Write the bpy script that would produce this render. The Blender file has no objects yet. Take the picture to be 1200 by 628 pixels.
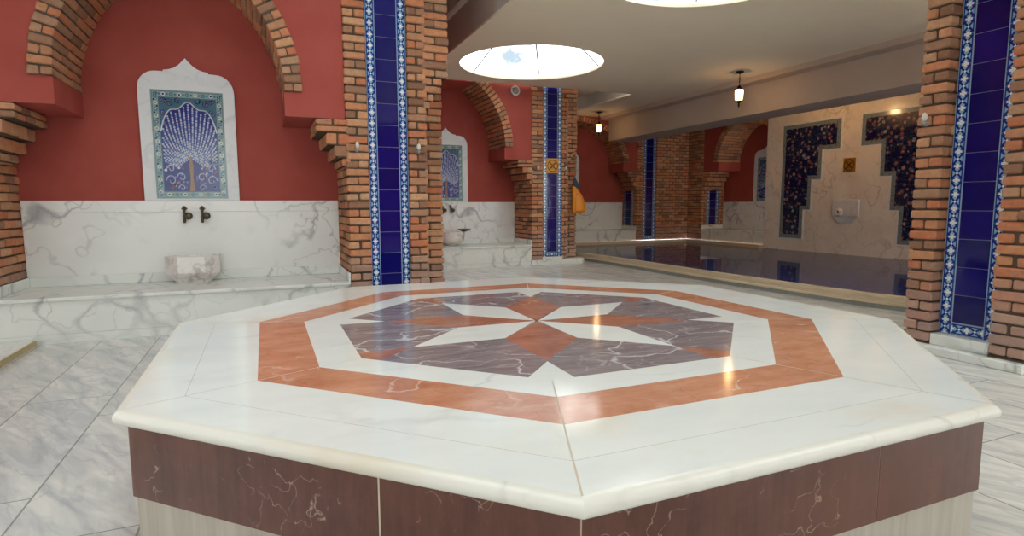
import bpy, bmesh, math, random
from mathutils import Vector, Matrix
random.seed(7)
PI = math.pi
sc = bpy.context.scene
COL = sc.collection

# ------------------------------------------------------------------ materials
def lin(r, g, b):
    f = lambda c: (c/255/12.92) if c/255 <= .04045 else ((c/255+.055)/1.055)**2.4
    return (f(r), f(g), f(b), 1)

class S:
    """socket wrapper with arithmetic"""
    def __init__(s, nt, v): s.nt, s.v = nt, v
    def op(s, o, kind, *more):
        n = s.nt.nodes.new('ShaderNodeMath'); n.operation = kind
        for i, a in enumerate((s, o) + more):
            if a is None: continue
            if isinstance(a, S): s.nt.links.new(a.v, n.inputs[i])
            else: n.inputs[i].default_value = a
        return S(s.nt, n.outputs[0])
    def __add__(s, o): return s.op(o, 'ADD')
    def __sub__(s, o): return s.op(o, 'SUBTRACT')
    def __mul__(s, o): return s.op(o, 'MULTIPLY')
    def __truediv__(s, o): return s.op(o, 'DIVIDE')
    def lt(s, o): return s.op(o, 'LESS_THAN')
    def gt(s, o): return s.op(o, 'GREATER_THAN')
    def mx(s, o): return s.op(o, 'MAXIMUM')
    def mn(s, o): return s.op(o, 'MINIMUM')
    def pw(s, o): return s.op(o, 'POWER')
    def ab(s): return s.op(None, 'ABSOLUTE')
    def fr(s): return s.op(None, 'FRACT')
    def fl(s): return s.op(None, 'FLOOR')
    def sn(s): return s.op(None, 'SINE')

class MT:
    def __init__(s, name, rough=.5, spec=.5, coat=0):
        s.m = bpy.data.materials.new(name); s.m.use_nodes = True
        s.nt = s.m.node_tree; s.b = s.nt.nodes['Principled BSDF']
        s.b.inputs['Roughness'].default_value = rough
        s.b.inputs['Specular IOR Level'].default_value = spec
        if coat: s.b.inputs['Coat Weight'].default_value = coat; s.b.inputs['Coat Roughness'].default_value = .05
    def new(s, t): return s.nt.nodes.new(t)
    def link(s, a, b): s.nt.links.new(a.v if isinstance(a, S) else a, b)
    def coord(s, kind='Object'):
        return s.new('ShaderNodeTexCoord').outputs[kind]
    def mapping(s, vec, scale=(1,1,1), rot=(0,0,0), loc=(0,0,0)):
        n = s.new('ShaderNodeMapping'); n.inputs['Scale'].default_value = scale
        n.inputs['Rotation'].default_value = rot; n.inputs['Location'].default_value = loc
        s.link(vec, n.inputs['Vector']); return n.outputs[0]
    def noise(s, vec, scale, detail=4, rough=.55, dist=0, col=False):
        n = s.new('ShaderNodeTexNoise')
        n.inputs['Scale'].default_value = scale; n.inputs['Detail'].default_value = detail
        n.inputs['Roughness'].default_value = rough; n.inputs['Distortion'].default_value = dist
        if vec is not None: s.link(vec, n.inputs['Vector'])
        return n.outputs['Color'] if col else S(s.nt, n.outputs['Fac'])
    def vor(s, vec, scale, feature='F1', out='Distance'):
        n = s.new('ShaderNodeTexVoronoi'); n.feature = feature
        n.inputs['Scale'].default_value = scale
        s.link(vec, n.inputs['Vector'])
        return S(s.nt, n.outputs[out]) if out == 'Distance' else n.outputs[out]
    def ramp(s, fac, stops, interp='LINEAR'):
        n = s.new('ShaderNodeValToRGB'); n.color_ramp.interpolation = interp
        e = n.color_ramp.elements
        while len(e) < len(stops): e.new(.5)
        for el, (p, c) in zip(e, stops):
            el.position = p; el.color = c if len(c) == 4 else (*c, 1)
        s.link(fac, n.inputs[0]); return n.outputs[0]
    def mix(s, fac, a, b, mode='MIX'):
        n = s.new('ShaderNodeMix'); n.data_type = 'RGBA'; n.blend_type = mode
        for v, i in ((fac, 0), (a, 6), (b, 7)):
            if isinstance(v, S): s.link(v, n.inputs[i])
            elif isinstance(v, (int, float)): n.inputs[i].default_value = v
            elif isinstance(v, tuple): n.inputs[i].default_value = v if len(v) == 4 else (*v, 1)
            else: s.link(v, n.inputs[i])
        return n.outputs[2]
    def base(s, c):
        if isinstance(c, tuple): s.b.inputs['Base Color'].default_value = c if len(c) == 4 else (*c, 1)
        else: s.link(c, s.b.inputs['Base Color'])
        return s.m
    def bump(s, h, strength=.3, dist=.01):
        n = s.new('ShaderNodeBump'); n.inputs['Strength'].default_value = strength
        n.inputs['Distance'].default_value = dist
        s.link(h, n.inputs['Height']); s.link(n.outputs[0], s.b.inputs['Normal'])
    def roughness(s, v): s.link(v, s.b.inputs['Roughness'])
    def sep(s, vec):
        n = s.new('ShaderNodeSeparateXYZ'); s.link(vec, n.inputs[0])
        return [S(s.nt, o) for o in n.outputs]

def flat(name, c, rough=.5, spec=.5, metal=0):
    t = MT(name, rough, spec); t.b.inputs['Metallic'].default_value = metal
    return t.base(c)

def vein_mask(t, vec, scale, dist, width, detail=2):
    # long meandering veins: ridged noise on a jaggedly warped domain
    wn = t.noise(vec, scale*1.1, 7, .62, 0, True)
    ma = t.new('ShaderNodeVectorMath'); ma.operation = 'MULTIPLY_ADD'
    k = .42*dist/scale
    t.link(wn, ma.inputs[0]); ma.inputs[1].default_value = (k, k, k); t.link(vec, ma.inputs[2])
    n = t.noise(ma.outputs[0], scale, detail, .45)
    return S(t.nt, t.ramp((n - .5).ab(), [(0, (1,1,1)), (width*.35, (.6,.6,.6)), (width, (0,0,0))]))

def marble(name, base, vein, scale=2.2, rough=.25, cloud=.12, width=.03, dist=1.2, rot=(0,0,0), sc3=(1,1,1), amount=.75, warm=None, clear=.38):
    t = MT(name, rough, .5)
    c = t.mapping(t.coord(), sc3, rot)
    v1 = vein_mask(t, c, scale, dist, width)
    v2 = vein_mask(t, t.mapping(c, (1,1,1), (.6,.3,1.1), (3,7,1)), scale*2.3, dist*.8, width*.8)
    gate = S(t.nt, t.ramp(t.noise(c, scale*.6, 3), [(clear, (0,0,0)), (clear+.16, (1,1,1))]))
    m = (v1*gate).mx(v2*gate*.6)*amount
    cl = t.noise(c, scale*.9, 5, .6)
    col = t.mix((cl - .42).mx(0)*(cloud*8), base, vein)
    if warm: col = t.mix(S(t.nt, t.ramp(t.noise(c, 1.4, 4), [(.55, (0,0,0)), (.75, (.5,.5,.5))])), col, warm)
    col = t.mix(m, col, vein)
    return t.base(col)

M = {}
M['marble'] = marble('carrara_marble', lin(238,239,234), lin(150,153,156), 1.5, .22, .06, .022, 1.3, (.3,.2,.5), amount=.85)
M['marble_bench'] = marble('bench_marble', lin(234,237,230), lin(150,156,156), 1.4, .25, .05, .02, 1.3, (.1,.6,.2), amount=.75)
M['marble_fount'] = marble('fountain_wall_marble', lin(236,230,218), lin(164,142,126), 2.2, .22, .10, .02, 1.2, (.3,.2,.5), amount=.55)
M['marble_frame'] = marble('frame_marble', lin(222,224,224), lin(180,184,190), 2.5, .3, .03, .03, 1.0, amount=.5)
M['basin'] = marble('basin_marble', lin(238,234,228), lin(176,166,162), 5, .3, .06, .05, 1.4, amount=.8, warm=lin(205,190,170))
def table_mat():
    t = MT('table_white_marble', .17, .32)
    c = t.coord()
    v = vein_mask(t, t.mapping(c, (1,1.6,1), (0,0,.5), (2,1,0)), 1.2, 1.2, .014)
    gate = S(t.nt, t.ramp(t.noise(c, 2.2, 3), [(.5, (0,0,0)), (.66, (1,1,1))]))
    cl = t.noise(t.mapping(c, (1,2.5,1), (0,0,.7)), 2.6, 5, .6)
    col = t.mix((cl - .4).mx(0)*1.1, lin(232,235,230), lin(205,212,210))
    col = t.mix(v*gate*.3, col, lin(150,156,158))
    warm = S(t.nt, t.ramp(t.noise(t.mapping(c, (1,1,1), (0,0,0), (5.3,1,0)), 1.7, 4), [(.58, (0,0,0)), (.74, (.6,.6,.6))]))
    col = t.mix(warm, col, lin(226,216,192))
    t.roughness(t.noise(c, 9, 4)*.12 + .04)
    return t.base(col)
M['table_white'] = table_mat()
M['nosing'] = marble('table_edge_marble', lin(230,229,218), lin(180,180,172), 1.6, .25, .04, .014, 1., amount=.4, warm=lin(216,200,168))
def rosso(name, c1, c2, flk, rough=.16):
    t = MT(name, rough, .5)
    c = t.coord()
    st = t.noise(t.mapping(c, (1,3,1), (0,0,.5)), 4, 7, .68, .2)*.6 + t.noise(c, 9, 6, .7)*.4
    col = t.mix(S(t.nt, t.ramp(st, [(.36,(0,0,0)),(.64,(1,1,1))])), c1, c2)
    v = vein_mask(t, c, 3.2, 1.3, .010)
    gate = S(t.nt, t.ramp(t.noise(c, 2.7, 3), [(.46, (0,0,0)), (.6, (1,1,1))]))
    col = t.mix(v*gate*.7, col, flk)
    v2 = vein_mask(t, t.mapping(c, (1,1,1), (0,0,1), (4,4,0)), 5, 1.3, .012)
    col = t.mix(v2*.3, col, t.mix(.5, c1, lin(120,70,50)))
    t.roughness(t.noise(c, 14, 4)*.12 + .06)
    return t.base(col)
M['rosso'] = rosso('rosso_marble', lin(188,122,90), lin(214,158,128), lin(234,212,194))
M['rosso_star'] = rosso('rosso_star_marble', lin(158,98,78), lin(188,134,112), lin(214,186,168))
def grey_mar():
    t = MT('violet_grey_marble', .15, .5)
    c = t.coord()
    st = t.noise(t.mapping(c, (1,6,1), (0,0,.35)), 5, 7, .7, .6)
    col = t.mix(S(t.nt, t.ramp(st, [(.3,(0,0,0)),(.75,(1,1,1))])), lin(118,105,106), lin(162,151,154))
    v = vein_mask(t, c, 3.1, 1.5, .016)
    gate = S(t.nt, t.ramp(t.noise(c, 2.1, 3), [(.40, (0,0,0)), (.54, (1,1,1))]))
    v2 = vein_mask(t, t.mapping(c, (1,3,1), (0,0,.3)), 4, 1.2, .012)
    col = t.mix((v*gate).mx(v2*.35)*.85, col, lin(226,224,226))
    t.roughness(t.noise(c, 14, 4)*.12 + .05)
    return t.base(col)
M['grey'] = grey_mar()
def brown_band():
    t = MT('brown_marble_band', .3, .5)
    c = t.coord()
    st = t.noise(t.mapping(c, (7,7,.8)), 3.2, 6, .7)*.5 + t.noise(c, 6, 6, .7)*.5
    col = t.mix(S(t.nt, t.ramp(st, [(.36,(0,0,0)),(.64,(1,1,1))])), lin(76,40,29), lin(110,68,53))
    bl = t.noise(c, 2.0, 4)
    col = t.mix(S(t.nt, t.ramp(bl, [(.5,(0,0,0)),(.68,(.7,.7,.7))])), col, lin(104,56,36))
    v = vein_mask(t, c, 13, 1.2, .009)
    gate = S(t.nt, t.ramp(t.noise(c, 4.2, 5, .7), [(.53, (0,0,0)), (.6, (1,1,1))]))
    col = t.mix(v*gate*.6, col, lin(205,180,160))
    return t.base(col)
M['brown'] = brown_band()
M['tilegrout'] = flat('tile_grout', lin(168,176,196), .6)
M['grout'] = flat('pale_grout', lin(205,192,170), .8)
def base_mat():
    t = MT('grey_beige_base_marble', .4, .4)
    st = t.noise(t.mapping(t.coord(), (10,10,.5)), 3, 6, .65)
    return t.base(t.mix(S(t.nt, t.ramp(st, [(.3,(0,0,0)),(.7,(1,1,1))])), lin(170,162,146), lin(196,190,176)))
M['base'] = base_mat()
def floor_mat():
    t = MT('floor_marble', .2, .5)
    c = t.coord('Object')
    x, y, z = t.sep(c)
    # long slabs laid along the y axis, joints every .41 m
    gx = (x + 1.26)/.41; fx = gx.fr(); ix = gx.fl()
    gy = (y + ix*.37)/1.3; fy = gy.fr(); iy = gy.fl()
    jo = ((fx - .5).ab().gt(.491)).mx((fy - .5).ab().gt(.4975))
    hsh = ((ix*12.9898 + iy*78.233).sn()*43758.5453).fr()
    cmb = t.new('ShaderNodeCombineXYZ'); t.link(x, cmb.inputs[0]); t.link(y + hsh*9, cmb.inputs[1]); t.link(hsh*20, cmb.inputs[2])
    c2 = t.mapping(cmb.outputs[0], (1.3,.9,1), (0,0,.9))
    st = t.noise(t.mapping(c2, (1,4.5,1)), 2.1, 6, .62, .8)
    col = t.mix(S(t.nt, t.ramp(st, [(.36,(0,0,0)),(.7,(1,1,1))])), lin(232,233,226), lin(182,188,192))
    v = vein_mask(t, t.mapping(c2, (1,2.5,1)), 2.2, 1.8, .03)
    col = t.mix(v*.35, col, lin(160,168,180))
    col = t.mix(hsh*.18, col, lin(200,196,180))
    col = t.mix(jo*.7, col, lin(120,122,118))
    return t.base(col)
M['floor'] = floor_mat()
def plaster(name, c, c2, bump=.15, rough=.8):
    t = MT(name, rough, .2)
    n = t.noise(t.coord(), 3, 5)
    t.bump(t.noise(t.coord(), 120, 3), bump, .003)
    return t.base(t.mix(S(t.nt, t.ramp(n, [(.35,(0,0,0)),(.7,(1,1,1))])), c, c2))
M['red'] = plaster('red_plaster', lin(162,76,66), lin(170,84,74))
M['ceil'] = plaster('beige_ceiling_paint', lin(240,228,204), lin(242,231,209), .05)
M['ceilhigh'] = plaster('pale_upper_paint', lin(212,208,198), lin(216,212,204), .05)
M['beam'] = plaster('warm_grey_beam_paint', lin(188,172,158), lin(194,178,164), .05)
M['ceilgrey'] = plaster('grey_paint', lin(196,188,176), lin(202,194,182), .05)  # fascia colour: the shade on the slab edge is mixed into this grey
def brick_mat():
    t = MT('red_brick', .85, .25)
    a = t.new('ShaderNodeAttribute'); a.attribute_name = 'rnd'
    r = S(t.nt, a.outputs['Fac'])
    c = t.coord()
    col = t.ramp(r, [(0, lin(138,104,82)), (.16, lin(194,142,108)), (.36, lin(218,154,110)), (.54, lin(208,128,90)),
                     (.72, lin(222,172,130)), (.86, lin(186,146,116)), (1, lin(150,108,84))])
    n = t.noise(c, 22, 6, .7)
    col = t.mix(S(t.nt, t.ramp(n, [(.35,(0,0,0)),(.7,(.8,.8,.8))])), col, t.mix(.5, col, lin(128,88,66)))
    n2 = t.noise(c, 60, 4, .7)
    col = t.mix(S(t.nt, t.ramp(n2, [(.56,(0,0,0)),(.72,(.55,.55,.55))])), col, lin(186,160,138))
    x, y, z = t.sep(t.new('ShaderNodeNewGeometry').outputs['Position'])
    eff = S(t.nt, t.ramp(t.noise(c, 7, 5)*.5 + ((z*-1.2) + 1.05).mx(0)*.62, [(.40,(0,0,0)),(.75,(.7,.7,.7))]))
    col = t.mix(eff, col, lin(186,160,150))
    t.bump(t.noise(c, 45, 6, .75), 1, .012)
    return t.base(col)
M['brick'] = brick_mat()
def mortar():
    t = MT('mortar', .95, .1)
    t.bump(t.noise(t.coord(), 90, 5), .6, .006)
    return t.base(t.mix(t.noise(t.coord(), 14, 4), lin(112,96,82), lin(76,64,54)))
M['mortar'] = mortar()
def cobalt():
    t = MT('cobalt_tile', .07, .5)
    c = t.coord()
    n = t.noise(c, 5, 4)
    t.bump(t.noise(c, 9, 2), .08, .01)
    a = t.new('ShaderNodeAttribute'); a.attribute_name = 'rnd'
    col = t.mix(n, lin(14,14,94), lin(22,20,124))
    return t.base(t.mix(S(t.nt, a.outputs['Fac'])*.5, col, lin(9,10,58)))
M['cobalt'] = cobalt()
def border_tile():
    t = MT('lattice_border_tile', .12, .5)
    u0, v0, _ = t.sep(t.coord('UV'))
    u = (u0.fr() - .5).ab()*2            # 0 centre .. 1 edge across the strip
    v = (v0.fr() - .5).ab()*2            # 0 motif centre .. 1 motif end
    X = ((u*.95 - v).ab().lt(.2))*(v.lt(.74))
    bars = (u.gt(.68))*(u.lt(.88))*(v.lt(.66))
    caps = (v.gt(.60))*(v.lt(.76))*(u.gt(.34))*(u.lt(.88))
    dia = (u + v).lt(.22)
    outer = v.gt(.76)
    star = ((v.gt(.85))*(u.lt(.54))).mx((v.gt(.68))*(u.lt(.22)))
    col = t.mix(outer, lin(138,180,214), lin(30,66,148))
    col = t.mix(X.mx(bars).mx(caps), col, lin(18,40,122))
    col = t.mix(dia, col, lin(230,234,234))
    col = t.mix(star, col, lin(232,234,228))
    col = t.mix(u.gt(.9), col, lin(138,178,200))
    return t.base(col)
M['border'] = border_tile()
def floral():
    t = MT('dark_floral_tile', .1, .5)
    c = t.coord()
    w = t.mapping(c, (1,1,1))
    nz = t.noise(w, 9, 3, .5, 0, True)
    wv = t.new('ShaderNodeVectorMath'); wv.operation = 'MULTIPLY_ADD'
    t.link(nz, wv.inputs[0]); wv.inputs[1].default_value = (.06,.06,.06); t.link(w, wv.inputs[2])
    d = t.vor(wv.outputs[0], 11); cc = t.vor(wv.outputs[0], 11, 'F1', 'Color')
    r, g, b = t.sep(cc)
    col = t.ramp(r, [(0, lin(120,80,84)), (.3, lin(150,126,116)), (.46, lin(70,110,150)), (.62, lin(60,70,140)), (.76, lin(120,86,90)), (.9, lin(150,154,170))], 'CONSTANT')
    out = t.mix(d.lt(.36), lin(18,22,70), col)
    out = t.mix(d.lt(.1), out, lin(190,180,150))
    st = (t.noise(w, 10, 2, .5, 1.2) - .5).ab().lt(.012)
    out = t.mix(st*.7, out, lin(70,110,120))
    x, y, z = t.sep(c)
    jo = (((y/.2).fr() - .5).ab().gt(.488)).mx(((z/.2).fr() - .5).ab().gt(.488))
    out = t.mix(jo*.5, out, lin(90,90,100))
    return t.base(out)
M['floral'] = floral()
def edge_tile():
    t = MT('teal_border_tile', .15, .5)
    c = t.coord()
    d = t.vor(c, 26)
    return t.base(t.mix(d.lt(.3), lin(126,140,142), lin(84,100,122)))
M['edge'] = edge_tile()
GLZ = .16
for n, c in dict(p_blue=(24,36,122), p_deep=(22,26,92), p_pale=(206,214,222), p_green=(136,160,154), p_teal=(66,108,126),
                 p_violet=(96,96,170), p_trunk=(150,110,80), p_white=(214,220,216), p_sky=(110,150,196), p_rose=(160,96,84)).items():
    M[n] = flat('glaze_' + n[2:], lin(*c), GLZ)
M['bronze'] = flat('aged_bronze', lin(96,88,70), .38, .5, .9)
M['darkmetal'] = flat('dark_iron', lin(52,42,34), .5, .5, .6)
M['copper'] = flat('tinned_bowl_metal', lin(110,106,104), .35, .5, .8)
M['whiteplastic'] = flat('white_fitting', lin(216,210,198), .5)
M['greyplastic'] = flat('grey_fitting', lin(150,146,142), .6)
M['orange'] = flat('orange_plastic', lin(238,150,30), .35)
M['strap'] = flat('blue_grey_strap', lin(60,72,88), .7)
M['yellowsign'] = flat('yellow_sign_face', lin(214,150,40), .4)
M['goldsign'] = flat('gold_plaque_face', lin(176,120,40), .35, .5, .3)
M['black'] = flat('black_print', lin(28,24,20), .5)
M['frame_steel'] = flat('glazing_bar', lin(90,94,98), .5)
M['poolwall'] = flat('blue_pool_mosaic', lin(130,152,235), .3)
M['stonerim'] = None
def rim():
    t = MT('beige_pool_rim_stone', .4, .4)
    x, y, z = t.sep(t.coord())
    n = t.noise(t.mapping(t.coord(), (1,1,8)), 4, 5)
    return t.base(t.mix(n, lin(234,220,192), lin(192,174,142)))
M['stonerim'] = rim()
def darkrim():
    t = MT('dark_green_rim_stone', .4, .4)
    n = t.noise(t.mapping(t.coord(), (1,9,2)), 3, 4)
    return t.base(t.mix(n, lin(120,124,118), lin(164,164,154)))
M['darkrim'] = darkrim()
M['stepedge'] = flat('worn_beige_step_edge', lin(190,172,130), .5)
def water():
    m = bpy.data.materials.new('pool_water'); m.use_nodes = True; nt = m.node_tree
    nt.nodes.remove(nt.nodes['Principled BSDF']); out = nt.nodes['Material Output']
    g = nt.nodes.new('ShaderNodeBsdfGlossy'); g.inputs['Roughness'].default_value = .03
    tr = nt.nodes.new('ShaderNodeBsdfTransparent'); tr.inputs['Color'].default_value = (.80,.84,.97,1)
    fr = nt.nodes.new('ShaderNodeFresnel'); fr.inputs['IOR'].default_value = 1.45
    mx = nt.nodes.new('ShaderNodeMixShader')
    no = nt.nodes.new('ShaderNodeTexNoise'); no.inputs['Scale'].default_value = 2.2; no.inputs['Detail'].default_value = 2
    tc = nt.nodes.new('ShaderNodeTexCoord'); nt.links.new(tc.outputs['Object'], no.inputs['Vector'])
    bp = nt.nodes.new('ShaderNodeBump'); bp.inputs['Strength'].default_value = .04; bp.inputs['Distance'].default_value = .05
    nt.links.new(no.outputs['Fac'], bp.inputs['Height'])
    nt.links.new(bp.outputs[0], g.inputs['Normal']); nt.links.new(bp.outputs[0], fr.inputs['Normal'])
    df = nt.nodes.new('ShaderNodeBsdfDiffuse'); df.inputs['Color'].default_value = (.08,.11,.40,1)
    m2 = nt.nodes.new('ShaderNodeMixShader'); m2.inputs[0].default_value = .5
    nt.links.new(tr.outputs[0], m2.inputs[1]); nt.links.new(df.outputs[0], m2.inputs[2])
    nt.links.new(fr.outputs[0], mx.inputs[0]); nt.links.new(m2.outputs[0], mx.inputs[1]); nt.links.new(g.outputs[0], mx.inputs[2])
    nt.links.new(mx.outputs[0], out.inputs[0]); return m
M['water'] = water()
def glass():
    m = bpy.data.materials.new('clear_glass'); m.use_nodes = True; nt = m.node_tree
    nt.nodes.remove(nt.nodes['Principled BSDF']); out = nt.nodes['Material Output']
    g = nt.nodes.new('ShaderNodeBsdfGlossy'); g.inputs['Roughness'].default_value = .02
    tr = nt.nodes.new('ShaderNodeBsdfTransparent'); tr.inputs['Color'].default_value = (.95,.97,.97,1)
    mx = nt.nodes.new('ShaderNodeMixShader'); mx.inputs[0].default_value = .06
    nt.links.new(tr.outputs[0], mx.inputs[1]); nt.links.new(g.outputs[0], mx.inputs[2]); nt.links.new(mx.outputs[0], out.inputs[0]); return m
M['glass'] = glass()
def lampglass():
    m = bpy.data.materials.new('lit_amber_lantern_glass'); m.use_nodes = True; nt = m.node_tree
    nt.nodes.remove(nt.nodes['Principled BSDF']); out = nt.nodes['Material Output']
    e = nt.nodes.new('ShaderNodeEmission'); e.inputs[0].default_value = (1,.62,.28,1); e.inputs[1].default_value = 5
    tr = nt.nodes.new('ShaderNodeBsdfTransparent'); tr.inputs['Color'].default_value = (1,.9,.75,1)
    mx = nt.nodes.new('ShaderNodeMixShader'); mx.inputs[0].default_value = .35
    nt.links.new(tr.outputs[0], mx.inputs[1]); nt.links.new(e.outputs[0], mx.inputs[2]); nt.links.new(mx.outputs[0], out.inputs[0]); return m
M['lampglass'] = lampglass()
def bulb():
    m = bpy.data.materials.new('lit_bulb'); m.use_nodes = True; b = m.node_tree.nodes['Principled BSDF']
    b.inputs['Emission Color'].default_value = (1,.78,.45,1); b.inputs['Emission Strength'].default_value = 14
    b.inputs['Base Color'].default_value = (1,.9,.7,1); return m
M['bulb'] = bulb()

# ------------------------------------------------------------------ mesh builder
class MB:
    def __init__(s, T=None): s.v, s.f, s.m, s.uv, s.r, s.sm, s.T = [], [], [], [], [], [], T
    def p(s, P):
        s.v.append(tuple(s.T(*P)) if s.T else tuple(P)); return len(s.v) - 1
    def face(s, idx, m=0, uv=None, r=0., smooth=False):
        s.f.append(tuple(idx)); s.m.append(m); s.uv.append(uv); s.r.append(r); s.sm.append(smooth)
    def poly(s, pts, m=0, uv=None, r=0.): s.face([s.p(q) for q in pts], m, uv, r)
    def box(s, x0, x1, y0, y1, z0, z1, m=0, ch=0, r=0., jit=0.):
        c = {(i,j,k): (x1 if i else x0, y1 if j else y0, z1 if k else z0) for i in (0,1) for j in (0,1) for k in (0,1)}
        s.hexa(c, m, ch, r, jit)
    def hexa(s, c, m=0, ch=0, r=0., jit=0.):
        if jit: c = {k: tuple(v + random.uniform(-jit, jit) for v in q) for k, q in c.items()}
        order = lambda a: [(a[0], a[1]) for a in ((0,0),(1,0),(1,1),(0,1))]
        if not ch:
            ids = {k: s.p(q) for k, q in c.items()}
            for ax in range(3):
                for sd in (0,1):
                    q = []
                    for a, b in ((0,0),(1,0),(1,1),(0,1)):
                        k = [a, b]; k.insert(ax, sd); q.append(ids[tuple(k)])
                    s.face(q, m, None, r)
            return
        ids = {}
        V = {k: Vector(q) for k, q in c.items()}
        for k in V:
            for ax in range(3):
                P = V[k].copy()
                for o in range(3):
                    if o == ax: continue
                    k2 = list(k); k2[o] ^= 1
                    d = V[tuple(k2)] - V[k]; L = d.length
                    if L > 1e-9: P += d/L*min(ch, L*.3)
                ids[(ax, k)] = s.p(P)
        for ax in range(3):
            for sd in (0,1):
                q = []
                for a, b in ((0,0),(1,0),(1,1),(0,1)):
                    k = [a, b]; k.insert(ax, sd); q.append(ids[(ax, tuple(k))])
                s.face(q, m, None, r)
            b_, c_ = [o for o in range(3) if o != ax]
            for sb in (0,1):
                for s2 in (0,1):
                    k0 = [0,0,0]; k0[b_] = sb; k0[c_] = s2; k1 = list(k0); k1[ax] = 1
                    k0, k1 = tuple(k0), tuple(k1)
                    s.face([ids[(b_,k0)], ids[(b_,k1)], ids[(c_,k1)], ids[(c_,k0)]], m, None, r)
        for k in V: s.face([ids[(0,k)], ids[(1,k)], ids[(2,k)]], m, None, r)
    def prism(s, pts, ex, m=0, m2=None):
        """pts: closed outline of 3-D points, ex: extrusion vector"""
        a = [s.p(q) for q in pts]; b = [s.p((q[0]+ex[0], q[1]+ex[1], q[2]+ex[2])) for q in pts]
        n = len(a); s.face(a, m); s.face(b[::-1], m)
        for i in range(n): s.face([a[i], a[(i+1)%n], b[(i+1)%n], b[i]], m if m2 is None else m2)
    def lathe(s, prof, c=(0,0,0), n=20, axis='z', m=0, smooth=True, a0=0, a1=2*PI, sx=1, sy=1):
        full = abs(a1 - a0 - 2*PI) < 1e-6; k = n if full else n + 1
        rings = []
        for (r, h) in prof:
            ring = []
            for i in range(k):
                a = a0 + (a1-a0)*i/n
                q = (r*math.cos(a)*sx, r*math.sin(a)*sy, h)
                if axis == 'x': q = (q[2], q[0], q[1])
                if axis == 'y': q = (q[0], q[2], q[1])
                ring.append(s.p((c[0]+q[0], c[1]+q[1], c[2]+q[2])))
            rings.append(ring)
        for A, B in zip(rings, rings[1:]):
            for i in range(n if full else n):
                j = (i+1) % k
                s.face([A[i], A[j], B[j], B[i]], m, None, 0, smooth)
        if full:
            s.face(rings[0][::-1], m); s.face(rings[-1], m)
    def tube(s, pts, r, n=8, m=0):
        pts = [Vector(q) for q in pts]; rings = []
        for i, P in enumerate(pts):
            d = (pts[min(i+1,len(pts)-1)] - pts[max(i-1,0)]).normalized()
            u = d.orthogonal().normalized() if i == 0 else (u - d*u.dot(d)).normalized()
            w = d.cross(u); rr = r[i] if isinstance(r, (list, tuple)) else r
            rings.append([s.p(P + (u*math.cos(2*PI*k/n) + w*math.sin(2*PI*k/n))*rr) for k in range(n)])
        for A, B in zip(rings, rings[1:]):
            for i in range(n): s.face([A[i], A[(i+1)%n], B[(i+1)%n], B[i]], m, None, 0, True)
        s.face(rings[0][::-1], m); s.face(rings[-1], m)
    def build(s, name, mats, parent=None, recalc=True):
        off = parent['_base'] if parent is not None else (0,0,0)
        me = bpy.data.meshes.new(name)
        me.from_pydata([(x-off[0], y-off[1], z-off[2]) for x, y, z in s.v], [], s.f)
        for mt in (mats if isinstance(mats, (list, tuple)) else [mats]): me.materials.append(mt)
        me.polygons.foreach_set('material_index', s.m)
        me.polygons.foreach_set('use_smooth', s.sm)
        if any(s.r):
            a = me.attributes.new('rnd', 'FLOAT', 'FACE'); a.data.foreach_set('value', s.r)
        if any(u is not None for u in s.uv):
            L = me.uv_layers.new(name='UVMap'); flatuv = []
            for f, u in zip(s.f, s.uv):
                for k in range(len(f)): flatuv += list(u[k]) if u else [0.,0.]
            L.data.foreach_set('uv', flatuv)
        me.update()
        if recalc:
            bm = bmesh.new(); bm.from_mesh(me); bmesh.ops.recalc_face_normals(bm, faces=bm.faces); bm.to_mesh(me); bm.free()
        o = bpy.data.objects.new(name, me); COL.objects.link(o)
        if parent is not None:
            o.parent = parent; o['_base'] = off
        else: o['_base'] = (0,0,0)
        return o

def thing(name, label, cat, loc=(0,0,0), group=None):
    o = bpy.data.objects.new(name, None); COL.objects.link(o)
    o.location = loc; o.empty_display_size = .1
    o['_base'] = tuple(loc); o['label'] = label; o['category'] = cat
    if group: o['group'] = group
    return o
def child(mb, name, mats, parent):
    return mb.build(name, mats, parent)
def struct(mb, name, mats, label=None, cat='wall'):
    o = mb.build(name, mats); o['kind'] = 'structure'
    o['label'] = label or name.replace('_', ' '); o['category'] = cat
    return o

# ------------------------------------------------------------------ brickwork
BC = .0752     # course height
def brick_block(mb, x0, x1, y0, y1, z0, z1, phase=0, bl=.205, core=True):
    """a pillar of laid bricks; material 0 brick, 1 mortar"""
    if core: mb.box(x0+.018, x1-.018, y0+.018, y1-.018, z0, z1, 1)
    n = max(1, round((z1-z0)/BC)); h = (z1-z0)/n
    def cuts(a, b, k):
        L = b - a; m = max(1, round(L/bl)); st = L/m
        c = [a + st*i for i in range(m+1)]
        if k % 2:
            c = [a] + [a + st*(i+.5) for i in range(m)] + [b]
        return c
    for k in range(n):
        za = z0 + k*h + .0068; zb = z0 + (k+1)*h - .0068
        cx = cuts(x0, x1, k+phase); cy = cuts(y0, y1, k+phase+1)
        for i in range(len(cx)-1):
            for j in range(len(cy)-1):
                if 0 < i < len(cx)-2 and 0 < j < len(cy)-2: continue
                J = lambda: random.uniform(-.006, .006)
                g = .0065
                xa = cx[i] + (g if i else 0) + J(); xb = cx[i+1] - (g if i < len(cx)-2 else 0) + J()
                ya = cy[j] + (g if j else 0) + J(); yb = cy[j+1] - (g if j < len(cy)-2 else 0) + J()
                dz = random.uniform(-.0035, .0035)
                mb.box(xa, xb, ya, yb, za+dz, zb+dz, 0, .0085, random.uniform(.02, 1), .0032)

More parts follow.
